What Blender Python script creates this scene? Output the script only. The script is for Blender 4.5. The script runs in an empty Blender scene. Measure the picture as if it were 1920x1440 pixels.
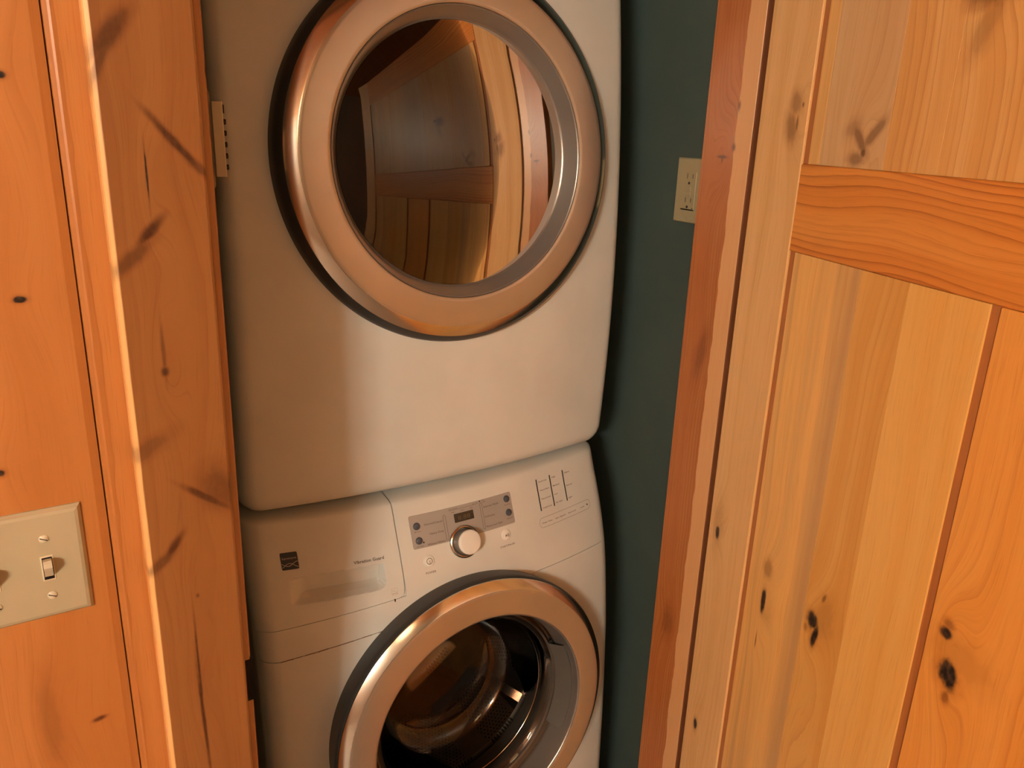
import bpy, math, random
from mathutils import Matrix, Vector
random.seed(7)
SC = bpy.context.scene
COL = SC.collection
S = 0.001                                   # all builder dimensions are millimetres

# ------------------------------------------------------------------ camera
cam_data = bpy.data.cameras.new('camera')
cam_data.sensor_width = 36.0
cam_data.lens = 1500.0 / 1920.0 * 36.0
cam_data.clip_start = 0.02
cam = bpy.data.objects.new('camera', cam_data)
COL.objects.link(cam)
RX = Vector((0.8435254, -0.53589568, 0.03578708))      # camera right axis
RY = Vector((-0.13584634, -0.27734424, -0.95111826))   # camera down axis
RZ = Vector((0.51962551, 0.79743087, -0.30674638))     # viewing direction
m = Matrix((RX, -RY, -RZ)).transposed().to_4x4()
m.translation = Vector((0, 0, 1.55))
cam.matrix_world = m
SC.camera = cam

# ------------------------------------------------------------------ colour management, world, lights
SC.view_settings.view_transform = 'Standard'
SC.view_settings.look = 'None'
SC.view_settings.gamma = 1.0
SC.view_settings.use_curve_mapping = False
SC.view_settings.exposure = 0.0
w = bpy.data.worlds.new('world'); SC.world = w; w.use_nodes = True
w.node_tree.nodes['Background'].inputs[0].default_value = (1, .7, .45, 1)
w.node_tree.nodes['Background'].inputs[1].default_value = 0.02

LIGHT_COL = (.98, 0.94, 0.76)
def bulb(x, y, z, watt, rad=.04):
    l = bpy.data.lights.new('bulb', 'POINT'); l.energy = watt; l.shadow_soft_size = rad; l.color = LIGHT_COL
    o = bpy.data.objects.new('bulb', l); COL.objects.link(o); o.location = (x, y, z)
for k in range(3):                          # three globes of the vanity lamp on the wall behind
    bulb(-2.28 + .22 * k, -1.56, 2.16, 78.0, .07)

fl_ = bpy.data.lights.new('warm_fill', 'POINT'); fl_.energy = 9.0; fl_.shadow_soft_size = .22; fl_.color = (1, .66, .33)
fo_ = bpy.data.objects.new('warm_fill', fl_); COL.objects.link(fo_); fo_.location = (-.25, -.9, 2.1)   # added soft warm fill behind the viewer, lifts the shaded side

# ------------------------------------------------------------------ helpers
def props(o, label=None, cat=None, group=None, kind=None):
    if label: o['label'] = label
    if cat: o['category'] = cat
    if group: o['group'] = group
    if kind: o['kind'] = kind
    return o

def empty(name, loc=(0, 0, 0), rz=0, **k):
    o = bpy.data.objects.new(name, None); COL.objects.link(o)
    o.location = [c * S for c in loc]; o.rotation_euler = (0, 0, rz)
    o.empty_display_size = .05
    o['_loc'] = 0
    del o['_loc']
    return props(o, **k)

def mesh(name, verts, faces, mat, parent=None, smooth=False, off=(0, 0, 0), uv=None, **k):
    me = bpy.data.meshes.new(name)
    me.from_pydata([((v[0] - off[0]) * S, (v[1] - off[1]) * S, (v[2] - off[2]) * S) for v in verts], [], faces)
    me.materials.append(mat)
    if smooth:
        me.polygons.foreach_set('use_smooth', [True] * len(me.polygons))
    if uv:
        ul = me.uv_layers.new(name='UVMap')
        for lp in me.loops: ul.data[lp.index].uv = uv[lp.vertex_index]
    me.update()
    o = bpy.data.objects.new(name, me); COL.objects.link(o)
    if parent is not None: o.parent = parent
    return props(o, **k)

def boxm(x0, x1, y0, y1, z0, z1, b=0.0):
    """box with chamfered edges (b mm)"""
    if b <= 0:
        v = [(x, y, z) for x in (x0, x1) for y in (y0, y1) for z in (z0, z1)]
        f = [(0, 1, 3, 2), (4, 6, 7, 5), (0, 4, 5, 1), (2, 3, 7, 6), (0, 2, 6, 4), (1, 5, 7, 3)]
        return v, f
    v = []; idx = {}
    for i, x in enumerate((x0, x1)):
        for j, y in enumerate((y0, y1)):
            for l, z in enumerate((z0, z1)):
                sx, sy, sz = (1, -1)[i], (1, -1)[j], (1, -1)[l]
                idx[i, j, l, 0] = len(v); v.append((x, y + sy * b, z + sz * b))
                idx[i, j, l, 1] = len(v); v.append((x + sx * b, y, z + sz * b))
                idx[i, j, l, 2] = len(v); v.append((x + sx * b, y + sy * b, z))
    f = []
    def I(i, j, l, a): return idx[i, j, l, a]
    for s in (0, 1):
        f.append([I(s, 0, 0, 0), I(s, 0, 1, 0), I(s, 1, 1, 0), I(s, 1, 0, 0)][::1 if s == 0 else -1])
        f.append([I(0, s, 0, 1), I(1, s, 0, 1), I(1, s, 1, 1), I(0, s, 1, 1)][::1 if s == 0 else -1])
        f.append([I(0, 0, s, 2), I(0, 1, s, 2), I(1, 1, s, 2), I(1, 0, s, 2)][::1 if s == 0 else -1])
    for p in (0, 1):
        for q in (0, 1):
            f.append([I(p, q, 0, 0), I(p, q, 1, 0), I(p, q, 1, 1), I(p, q, 0, 1)])
            f.append([I(p, 0, q, 0), I(p, 1, q, 0), I(p, 1, q, 2), I(p, 0, q, 2)])
            f.append([I(0, p, q, 1), I(1, p, q, 1), I(1, p, q, 2), I(0, p, q, 2)])
    for i in (0, 1):
        for j in (0, 1):
            for l in (0, 1): f.append([I(i, j, l, 0), I(i, j, l, 1), I(i, j, l, 2)])
    return v, f

def fix_normals(o):
    import bmesh
    bm = bmesh.new(); bm.from_mesh(o.data); bmesh.ops.recalc_face_normals(bm, faces=bm.faces[:]); bm.to_mesh(o.data); bm.free()
    return o

def box(name, x0, x1, y0, y1, z0, z1, mat, parent=None, b=1.0, off=(0, 0, 0), **k):
    v, f = boxm(x0, x1, y0, y1, z0, z1, b)
    return fix_normals(mesh(name, v, f, mat, parent, off=off, **k))

def prism(name, prof, axis, a0, a1, mat, parent=None, off=(0, 0, 0), **k):
    """closed polygon prof extruded along 'z' (prof = x,y) or 'y' (prof = x,z) or 'x' (prof = y,z)"""
    n = len(prof); v = []
    for a in (a0, a1):
        for p in prof:
            v.append({'z': (p[0], p[1], a), 'y': (p[0], a, p[1]), 'x': (a, p[0], p[1])}[axis])
    f = [[i, (i + 1) % n, n + (i + 1) % n, n + i] for i in range(n)] + [list(range(n))[::-1], [n + i for i in range(n)]]
    return fix_normals(mesh(name, v, f, mat, parent, off=off, **k))

def revolve(name, prof, C, tilt, mat, parent=None, segs=128, smooth=True, off=(0, 0, 0), closed=False, a0=0, a1=2 * math.pi, uv=False, **k):
    """prof = list of (radius, depth); depth along the tilted axis, negative towards the room. tilt leans the face back."""
    ny, nz = math.cos(tilt), -math.sin(tilt)          # axis pointing into the machine
    vy, vz = math.sin(tilt), math.cos(tilt)           # up inside the face plane
    full = abs(a1 - a0 - 2 * math.pi) < 1e-6
    nseg = segs if full else segs + 1
    v = []; uvs = []
    for i in range(nseg):
        a = a0 + (a1 - a0) * i / segs
        ca, sa = math.cos(a), math.sin(a)
        for (r, d) in prof:
            v.append((C[0] + r * ca, C[1] + d * ny + r * sa * vy, C[2] + d * nz + r * sa * vz))
            uvs.append((i / segs, d * S))
    n = len(prof); f = []
    for i in range(segs):
        j = (i + 1) % nseg
        for q in range(n if closed else n - 1):
            q2 = (q + 1) % n
            f.append((i * n + q, j * n + q, j * n + q2, i * n + q2))
    o = mesh(name, v, f, mat, parent, smooth=smooth, off=off, uv=uvs if uv else None, **k)
    return o

def autosmooth(o, deg=35):
    import bmesh
    bm = bmesh.new(); bm.from_mesh(o.data)
    bmesh.ops.remove_doubles(bm, verts=bm.verts[:], dist=1e-6)
    for f in bm.faces: f.smooth = True
    for e in bm.edges:
        if len(e.link_faces) == 2 and e.calc_face_angle(0) > math.radians(deg): e.smooth = False
    bmesh.ops.recalc_face_normals(bm, faces=bm.faces[:])
    bm.to_mesh(o.data); bm.free()
    return o

# ------------------------------------------------------------------ materials
def srgb(r, g, b):
    f = lambda c: (c / 255 / 12.92) if c / 255 <= .04045 else ((c / 255 + .055) / 1.055) ** 2.4
    return (f(r), f(g), f(b), 1)

class NT:
    def __init__(self, name):
        self.m = bpy.data.materials.new(name); self.m.use_nodes = True
        self.t = self.m.node_tree; self.bs = self.t.nodes['Principled BSDF']; self.out = self.t.nodes['Material Output']
    def n(self, ty, **k):
        nd = self.t.nodes.new(ty)
        for a, b in k.items(): setattr(nd, a, b)
        return nd
    def put(self, sock, val):
        if hasattr(val, 'links') or isinstance(val, bpy.types.NodeSocket): self.t.links.new(val, sock)
        else: sock.default_value = val
    def math(self, op, *a, clamp=False):
        nd = self.n('ShaderNodeMath', operation=op, use_clamp=clamp)
        for i, x in enumerate(a): self.put(nd.inputs[i], x)
        return nd.outputs[0]
    def noise(self, vec, scale, detail=2, rough=.5, dist=0):
        nd = self.n('ShaderNodeTexNoise'); self.put(nd.inputs['Vector'], vec)
        nd.inputs['Scale'].default_value = scale; nd.inputs['Detail'].default_value = detail
        nd.inputs['Roughness'].default_value = rough; nd.inputs['Distortion'].default_value = dist
        return nd.outputs[0]
    def comb(self, x, y, z=0.0):
        nd = self.n('ShaderNodeCombineXYZ')
        for i, a in enumerate((x, y, z)): self.put(nd.inputs[i], a)
        return nd.outputs[0]
    def mix(self, fac, a, b, blend='MIX'):
        nd = self.n('ShaderNodeMix', data_type='RGBA', blend_type=blend)
        self.put(nd.inputs[0], fac); self.put(nd.inputs[6], a); self.put(nd.inputs[7], b)
        return nd.outputs[2]
    def ramp(self, val, lo, hi):
        nd = self.n('ShaderNodeMapRange', interpolation_type='SMOOTHSTEP'); self.put(nd.inputs[0], val)
        nd.inputs[1].default_value = lo; nd.inputs[2].default_value = hi
        return nd.outputs[0]
    def bump(self, h, strength=.2, dist=.001):
        nd = self.n('ShaderNodeBump'); nd.inputs['Strength'].default_value = strength; nd.inputs['Distance'].default_value = dist
        self.put(nd.inputs['Height'], h); self.t.links.new(nd.outputs[0], self.bs.inputs['Normal'])

def plain(name, col, rough=.5, metal=0.0, spec=.5, noise=0.0, nscale=400., coat=0.):
    N = NT(name); b = N.bs
    b.inputs['Base Color'].default_value = col; b.inputs['Roughness'].default_value = rough
    b.inputs['Metallic'].default_value = metal; b.inputs['Specular IOR Level'].default_value = spec
    b.inputs['Coat Weight'].default_value = coat
    g = N.n('ShaderNodeNewGeometry').outputs['Position']
    n1 = N.noise(g, 9, 3)
    dk = tuple(c * .93 for c in col[:3]) + (1,)
    N.t.links.new(N.mix(N.ramp(n1, .35, .65), dk, col), b.inputs['Base Color'])
    if noise: N.bump(N.noise(g, nscale, 2), noise, .0006)
    return N.m

def wood(name, light, mid, dark, u='X', v='Z', knots=(), space='world', seed=0.0, freq=55., fine=1.0, contour=.018, rough=.38,
         streak=.5, cath=0.0, sap=None):
    """varnished softwood. u across the grain, v along it (metres). knots: (u_mm, v_mm, ru, rv, angle_deg, strength, tone)"""
    N = NT(name)
    if space == 'world': src = N.n('ShaderNodeNewGeometry').outputs['Position']
    else: src = N.n('ShaderNodeTexCoord').outputs['Object']
    sp = N.n('ShaderNodeSeparateXYZ'); N.put(sp.inputs[0], src)
    U = sp.outputs['XYZ'.index(u)]; V = sp.outputs['XYZ'.index(v)]
    W = sp.outputs['XYZ'.index(({'X', 'Y', 'Z'} - {u, v}).pop())]
    U2 = N.math('ADD', U, N.math('MULTIPLY', W, .7))
    # organic warp for knots
    wv = N.comb(N.math('MULTIPLY', U, 22.), N.math('MULTIPLY', V, 14.), seed + 3.1)
    wob = N.math('SUBTRACT', N.noise(wv, 1.0, 3), .5)
    wob2 = N.math('SUBTRACT', N.noise(wv, 4.0, 3), .5)
    halo = None; core = None; push = None
    for (ku, kv, ru, rv, ang, st, tone) in knots:
        du = N.math('SUBTRACT', U, ku * S); dv = N.math('SUBTRACT', V, kv * S)
        a = math.radians(ang); c, s_ = math.cos(a), math.sin(a)
        p = N.math('DIVIDE', N.math('ADD', N.math('MULTIPLY', du, c), N.math('MULTIPLY', dv, s_)), ru * S)
        q = N.math('DIVIDE', N.math('SUBTRACT', N.math('MULTIPLY', dv, c), N.math('MULTIPLY', du, s_)), rv * S)
        d = N.math('SQRT', N.math('ADD', N.math('MULTIPLY', p, p), N.math('MULTIPLY', q, q)))
        d = N.math('ADD', d, N.math('MULTIPLY', wob2, .9))
        cr = N.math('MULTIPLY', N.math('SUBTRACT', 1.0, N.ramp(d, .55, 1.1)), st if tone == 'k' else st * .38)
        ha = N.math('MULTIPLY', N.math('SUBTRACT', 1.0, N.ramp(d, .3, 1.95)), st if tone != 'k' else st * .55)
        core = cr if core is None else N.math('MAXIMUM', core, cr)
        halo = ha if halo is None else N.math('MAXIMUM', halo, ha)
        # far field pushes the annual rings aside around the knot
        pu = N.math('DIVIDE', du, 16 * S + ru * S); pv = N.math('DIVIDE', dv, 60 * S)
        g = N.math('EXPONENT', N.math('MULTIPLY', N.math('ADD', N.math('MULTIPLY', pu, pu), N.math('MULTIPLY', pv, pv)), -1.0))
        g = N.math('MULTIPLY', g, .016 if ang == 0 else .007)
        push = g if push is None else N.math('ADD', push, g)
    low = N.math('SUBTRACT', N.noise(N.comb(N.math('MULTIPLY', U2, 5.), N.math('MULTIPLY', V, 1.3), seed), 1.0, 2), .5)
    ph = N.math('ADD', U2, N.math('MULTIPLY', low, contour * 4 + cath))
    if push is not None: ph = N.math('ADD', ph, push)
    ring = N.math('FRACT', N.math('ADD', N.math('MULTIPLY', ph, freq), N.math('MULTIPLY', wob, .5)))
    ring = N.math('POWER', ring, 4.0)
    vr = N.noise(N.comb(N.math('MULTIPLY', ph, freq * .33), N.math('MULTIPLY', V, .5), seed + 8), 1.0, 2)
    grain = N.noise(N.comb(N.math('MULTIPLY', ph, 420.), N.math('MULTIPLY', V, 9.), seed), 1.0, 3, .6)
    pores = N.noise(N.comb(N.math('MULTIPLY', ph, 620.), N.math('MULTIPLY', V, 16.), seed + 2.2), 1.0, 2, .5)
    broad = N.noise(N.comb(N.math('MULTIPLY', ph, 30.), N.math('MULTIPLY', V, .9), seed + 1.7), 1.0, 2)
    cl = N.noise(N.comb(N.math('MULTIPLY', U2, 9.), N.math('MULTIPLY', V, 5.), seed + 5.5), 1.0, 2)
    c = N.mix(N.ramp(broad, .34, .66), light, mid)
    c = N.mix(N.math('MULTIPLY', ring, N.math('MULTIPLY', N.ramp(vr, .35, .6), streak)), c, dark)
    c = N.mix(N.math('MULTIPLY', N.ramp(grain, .45, .75), .16 * fine), c, dark)
    c = N.mix(N.math('MULTIPLY', N.ramp(pores, .56, .70), .30 * fine), c, dark)
    c = N.mix(N.math('MULTIPLY', N.ramp(cl, .5, .8), .22), c, mid)
    if sap:
        edge = N.math('ADD', U, N.math('MULTIPLY', wob, sap[3]))
        c = N.mix(N.ramp(edge, sap[0] * S, sap[0] * S + .0015), N.mix(N.math('MULTIPLY', N.ramp(grain, .4, .75), .35), sap[1], sap[2]), c)
    if halo is not None:
        c = N.mix(N.math('MULTIPLY', halo, .9), c, tuple(x * k for x, k in zip(dark[:3], (.5, .38, .3))) + (1,))
        blk = N.mix(N.ramp(N.noise(wv, 9.0, 2), .35, .7), (.009, .006, .006, 1), (.07, .04, .025, 1))
        c = N.mix(core, c, blk)
    N.t.links.new(c, N.bs.inputs['Base Color'])
    N.bs.inputs['Roughness'].default_value = rough
    N.bs.inputs['Specular IOR Level'].default_value = .4
    N.bump(N.math('ADD', N.math('MULTIPLY', grain, .4), N.math('MULTIPLY', ring, .15)), .12, .0006)
    return N.m

def glass(name, tint=.5, rough=.015, ior=1.5):
    N = NT(name); t = N.t
    tr = N.n('ShaderNodeBsdfTransparent'); tr.inputs[0].default_value = (tint, tint * .98, tint * .95, 1)
    gl = N.n('ShaderNodeBsdfGlossy'); gl.inputs['Roughness'].default_value = rough
    fr = N.n('ShaderNodeFresnel'); fr.inputs[0].default_value = ior
    mx = N.n('ShaderNodeMixShader')
    t.links.new(fr.outputs[0], mx.inputs[0]); t.links.new(tr.outputs[0], mx.inputs[1]); t.links.new(gl.outputs[0], mx.inputs[2])
    t.links.new(mx.outputs[0], N.out.inputs[0])
    t.nodes.remove(N.bs)
    return N.m

M = {}
M['enamel'] = plain('white_enamel', (.65, .665, .645, 1), .42, noise=.05, nscale=900)
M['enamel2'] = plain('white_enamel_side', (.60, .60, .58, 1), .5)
M['knob'] = plain('white_plastic', (.76, .76, .73, 1), .4)
M['ivory'] = plain('ivory_plastic', (.48, .42, .28, 1), .38)
M['ivory_b'] = plain('bright_ivory_plastic', (.68, .62, .47, 1), .3)
M['almond'] = plain('almond_plastic', (.42, .36, .22, 1), .4)
M['black'] = plain('black_plastic', (.012, .011, .011, 1), .4)
M['dkgrey'] = plain('dark_grey_plastic', (.032, .031, .03, 1), .42)
M['rubber'] = plain('grey_rubber', (.075, .075, .07, 1), .5)
M['satin'] = plain('satin_champagne_metal', (.57, .53, .47, 1), .33, metal=.85)
M['bevel'] = plain('polished_silver_bevel', (.80, .78, .74, 1), .16, metal=1.0)
M['bezel'] = plain('grey_metallic_bezel', (.30, .29, .28, 1), .3, metal=.7)
M['chrome'] = plain('chrome', (.8, .79, .76, 1), .14, metal=1.0)
M['disp'] = plain('silver_grey_film', (.36, .35, .34, 1), .42, metal=.15)
M['print'] = plain('grey_print', (.13, .115, .10, 1), .6)
M['printl'] = plain('light_print', (.5, .46, .42, 1), .6)
M['seamink'] = plain('worn_seam_dirt', (.16, .10, .07, 1), .8)
M['button'] = plain('slate_button', (.065, .075, .10, 1), .35)
M['lcd'] = plain('dark_lcd', (.03, .02, .010, 1), .2)
M['bronze'] = plain('dark_bronze', (.02, .014, .012, 1), .4, metal=.6)
M['gap_shade'] = plain('gap_shade_brown', (.16, .055, .018, 1), .7)
M['teal'] = plain('teal_paint', (.062, .092, .085, 1), .6, noise=.25, nscale=260)
M['white_paint'] = plain('cream_ceiling_paint', (.72, .68, .6, 1), .8)
M['cream'] = plain('cream_wall_paint', (.46, .44, .39, 1), .7)
M['floor'] = plain('slate_floor_tile', (.25, .2, .15, 1), .5)
M['glass_d'] = glass('dryer_window_glass', .30, .02, 1.75)
M['glass_w'] = glass('washer_bowl_glass', .80)
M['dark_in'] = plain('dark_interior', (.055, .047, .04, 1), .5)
def drum_mat():
    N = NT('perforated_steel'); uv = N.n('ShaderNodeUVMap').outputs[0]
    sp = N.n('ShaderNodeSeparateXYZ'); N.put(sp.inputs[0], uv)
    a = N.math('MULTIPLY', sp.outputs[0], 190.); b = N.math('MULTIPLY', sp.outputs[1], 125.)
    row = N.math('FLOOR', b)
    a2 = N.math('ADD', a, N.math('MULTIPLY', N.math('MODULO', row, 2.0), .5))
    da = N.math('SUBTRACT', N.math('FRACT', a2), .5); db = N.math('SUBTRACT', N.math('FRACT', b), .5)
    d = N.math('SQRT', N.math('ADD', N.math('MULTIPLY', da, da), N.math('MULTIPLY', db, db)))
    hole = N.math('LESS_THAN', d, .27)
    band = N.math('GREATER_THAN', N.math('SINE', N.math('MULTIPLY', sp.outputs[0], 2 * math.pi * 12)), -.25)
    hole = N.math('MULTIPLY', hole, band)
    N.t.links.new(N.mix(hole, (.50, .45, .40, 1), (.01, .01, .01, 1)), N.bs.inputs['Base Color'])
    N.t.links.new(N.math('SUBTRACT', 1.0, hole), N.bs.inputs['Metallic'])
    N.bs.inputs['Roughness'].default_value = .32
    N.bump(N.math('SUBTRACT', 1.0, hole), .5, .001)
    return N.m
M['drum'] = drum_mat()

# wood tones
A_L, A_M, A_D = (.82, .48, .155, 1), (.77, .405, .11, 1), (.53, .235, .05, 1)      # light alder (door)
O_L, O_M, O_D = (.53, .215, .062, 1), (.46, .172, .044, 1), (.29, .088, .02, 1)       # orange pine (walls)
M['plank'] = wood('pine_plank', O_L, O_M, O_D, knots=[(21, 1575, 5, 3.5, 0, 1, 'k'), (11, 1388.5, 6, 3.5, 0, 1, 'k'), (-26, 1229, 5, 4, 0, 1, 'k'),
                  (24, 933.4, 6, 2.5, 10, 1, 'b'), (-20, 950, 10, 60, 0, .25, 'b')], seed=2.0, freq=60, streak=.3, contour=.003, fine=.6)
M['plank2'] = wood('pine_plank_edge', O_L, O_M, O_D, seed=4.0, freq=50, contour=.006)
M['plank_room'] = wood('pine_room_plank', O_L, O_M, O_D, u='X', seed=7.0, freq=40)
M['plank_roomy'] = wood('pine_room_plank_side', O_L, O_M, O_D, u='Y', seed=9.0, freq=40)
M['casing'] = wood('knotty_casing', (.30, .122, .036, 1), (.26, .098, .027, 1), (.15, .045, .011, 1), knots=[
    (104, 1612, 7, 24, -38, .75, 'b'), (94, 1590, 4, 26, -25, .6, 'b'),
    (150, 1522, 3.2, 33, 40, .95, 'b'), (168, 1502, 4, 14, 50, .7, 'b'),
    (121.5, 1497, .9, 26, 0, 1, 'k'), (119, 1446, 4, 15, -42, .95, 'b'), (103, 1424, 6, 22, -48, .55, 'b'),
    (120.5, 1313, 2.8, 4, 0, 1, 'b'), (120.5, 1335, 1.6, 26, 0, .5, 'b'),
    (147, 1174, 3.5, 26, 52, .85, 'b'), (160, 1182, 16, 24, 20, .5, 'b'),
    (112, 1126, 4, 14, -35, .9, 'b'), (98, 1110, 5, 20, -50, .55, 'b'),
    (124, 960, 1.2, 62, 0, .9, 'b'), (124, 905, 1.6, 60, 1.5, .95, 'b'), (96, 1236, 8, 26, -60, .4, 'b'), (130, 1062, 1.3, 2, 0, .6, 'b')],
    seed=11.0, freq=45, streak=.22, contour=.012, fine=.7, sap=(88.9, (.80, .47, .19, 1), (.66, .33, .11, 1), .0015))
M['jamb'] = wood('red_fir_jamb', (.40, .15, .045, 1), (.34, .115, .032, 1), (.21, .06, .014, 1), u='Y', knots=[
    (886, 1517, 9, 2.2, 0, 1, 'b'), (886, 1514, 1.5, 5, 0, .9, 'b'), (866, 1532, 3, 5, 0, 1, 'b'), (864, 1590, 2.5, 6, 0, .8, 'b'), (885, 1210, 10, 40, 10, .4, 'b'), (893, 700, 12, 30, 0, .4, 'b')],
    seed=13.0, freq=170, streak=.75, fine=1.3, contour=.006, sap=(864, (.56, .31, .14, 1), (.47, .22, .085, 1), .012))
M['jamb_t'] = wood('tan_rabbet', (.50, .26, .11, 1), (.44, .20, .075, 1), (.3, .115, .035, 1), u='Y', seed=15.0, freq=90)
def dw(nm, l, mm, d, **k): return wood(nm, l, mm, d, space='object', **k)
M['stile'] = dw('door_stile', (.76, .48, .215, 1), (.70, .42, .17, 1), (.50, .235, .075, 1), knots=[
    (78, 1592, 12, 15, 10, .55, 'b'), (74, 1560, 13, 20, 20, .6, 'b'), (86, 1566, 3, 11, 0, .8, 'b'), (21, 929, 6.5, 13, 0, 1, 'k'), (28, 551, 6.5, 14, 0, 1, 'k'), (20, 940, 16, 45, 0, .25, 'b'),
    (94, 1590, 2, 3, 0, .9, 'b')], seed=21.0, freq=80, streak=.4)
M['rail'] = dw('door_rail', (.72, .30, .062, 1), (.66, .245, .042, 1), (.36, .095, .014, 1), u='Z', v='X', seed=23.5, freq=105, streak=1.0, contour=.034, fine=.7)
M['mull'] = dw('door_mullion', (.80, .38, .085, 1), (.74, .32, .06, 1), (.50, .165, .03, 1), knots=[
    (483, 1055, 10, 9, 0, 1, 'k'), (497, 1012, 16, 17, 20, 1, 'k'), (500, 985, 5, 8, 0, .7, 'b'), (505, 1040, 40, 22, 0, .22, 'b'), (484, 1066, 8, 6, 0, .6, 'b')],
    seed=25.0, freq=60)
M['b1'] = dw('door_board_light', A_L, (.55, .33, .135, 1), A_D, knots=[(166, 893, 6, 24, 0, 1, 'k'), (166, 945, 10, 16, 0, .5, 'b'), (162, 820, 1.2, 12, 0, .9, 'b'), (175, 890, 16, 34, 0, .2, 'b')], seed=31.0, freq=70, streak=.4)
M['b2'] = dw('door_board_swirl', (.74, .42, .12, 1), (.67, .34, .08, 1), A_D, knots=[(276, 933, 13, 14, 0, 1, 'k'), (286, 913, 6.5, 19, -10, 1, 'k'), (292, 975, 3, 8, -20, .8, 'b'), (266, 915, 4, 6, 0, .5, 'b'), (300, 950, 20, 30, 0, .25, 'b')],
            seed=33.0, freq=60, streak=.6, contour=.05)
M['b3'] = dw('door_board_plain', (.81, .48, .14, 1), (.77, .42, .105, 1), A_D, seed=35.0, freq=40, streak=.25)
M['b4'] = dw('door_top_board_grey', (.66, .44, .22, 1), (.60, .37, .17, 1), (.43, .215, .08, 1), knots=[(225, 1535, 4, 5, 0, 1, 'b'), (216, 1549, 6, 20, 42, .75, 'b'), (238, 1556, 6, 24, -45, .65, 'b'), (213, 1527, 13, 7, 0, .6, 'b'), (200, 1562, 14, 10, 30, .35, 'b')],
            seed=37.0, freq=75, streak=.4)
M['b5'] = dw('door_top_board_brown', (.76, .46, .17, 1), (.68, .36, .11, 1), (.48, .20, .05, 1), knots=[(367, 1692, 26, 16, 0, .9, 'b'), (395, 1700, 10, 6, 0, .9, 'k'), (372, 1655, 12, 30, -25, .35, 'b')], seed=39.0, freq=80, streak=.75, contour=.03)
M['groove'] = wood('groove_wood', (.44, .17, .05, 1), (.39, .145, .04, 1), (.3, .1, .025, 1), u='X', seed=41., freq=50)

# ------------------------------------------------------------------ setting: room behind and beside the camera
WY = 817.0                                   # room face of the front wall
XL, XR, YB, ZC = -2500., 1620., -1720., 2440.
fl = box('floor', XL - 20, XR + 20, YB - 20, 1970, -40, 0, M['floor'], b=0, kind='structure', label='brown slate tiled floor')
cl = box('ceiling', XL - 20, XR + 20, YB - 20, 1970, ZC, ZC + 30, M['plank_room'], b=0, kind='structure', label='pine clad ceiling')
box('wall_left', XL - 30, XL, YB, WY, 0, ZC, M['plank_roomy'], b=0, kind='structure', label='pine clad wall left of the room')
box('wall_right', XR, XR + 30, YB, WY, 0, ZC, M['teal'], b=0, kind='structure', label='teal painted wall right of the room')
box('wall_back', XL - 30, XR, YB - 30, YB, 0, ZC, M['cream'], b=0, kind='structure', label='cream painted wall behind the viewer')
def plank_profile(x0, x1, yf, t=18., g=6.):
    """tongue and groove board seen from the room: small bevels at both edges (front = yf, room side = smaller y)"""
    return [(x0, yf + t), (x0, yf + g), (x0 + .8, yf + 1.6), (x0 + 4.5, yf + .9), (x0 + 6.5, yf), (x1 - 9, yf), (x1 - .9, yf + 2.6), (x1 - .7, yf + g), (x1 - .4, yf + t)]

wf = empty('wall_front', (0, WY, 0), kind='structure', label='orange knotty pine plank wall with the light switch')
Z0 = 0.
G = 57.0
edges = [max(G - 132 * i, XL) for i in range(20, -1, -1)]
for a, b_ in zip(edges[:-1], edges[1:]):
    prism('plank', plank_profile(a, b_, WY), 'z', 0, ZC, M['plank'] if b_ == G else M['plank2'], wf, off=(0, WY, 0))
prism('plank', plank_profile(G, G + 106.6, WY), 'z', 0, ZC, M['plank2'], wf, off=(0, WY, 0))
x = 962.
while x < XR - 1:
    prism('plank', plank_profile(x, min(x + 132, XR), WY), 'z', 0, ZC, M['plank2'], wf, off=(0, WY, 0)); x += 132
x = 163.6
for a in range(7):
    x1 = min(x + 132, 962)
    if x1 - x < 5: break
    prism('plank', plank_profile(x, x1, WY), 'z', 2060, ZC, M['plank2'], wf, off=(0, WY, 0)); x = x1
# stud core of the wall, left and right of the doorway
box('wall_core', XL, 163, WY + 19, 925, 0, ZC, M['white_paint'], wf, b=0, off=(0, WY, 0))
box('wall_core', 962, XR, WY + 19, 925, 0, ZC, M['white_paint'], wf, b=0, off=(0, WY, 0))
box('wall_core', 163, 962, WY + 19, 925, 2062, ZC, M['white_paint'], wf, b=0, off=(0, WY, 0))

# closet shell
box('wall_closet_right', 1098, 1128, 925, 1960, 0, ZC, M['teal'], b=0, kind='structure', label='dark teal painted wall to the right of the dryer')
box('wall_closet_left', 175, 205, 926, 1960, 0, ZC, M['teal'], b=0, kind='structure', label='teal painted closet wall left of the dryer')
box('wall_closet_back', 175, 1128, 1961, 1990, 0, ZC, M['teal'], b=0, kind='structure', label='teal painted closet wall behind the machines')

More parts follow.
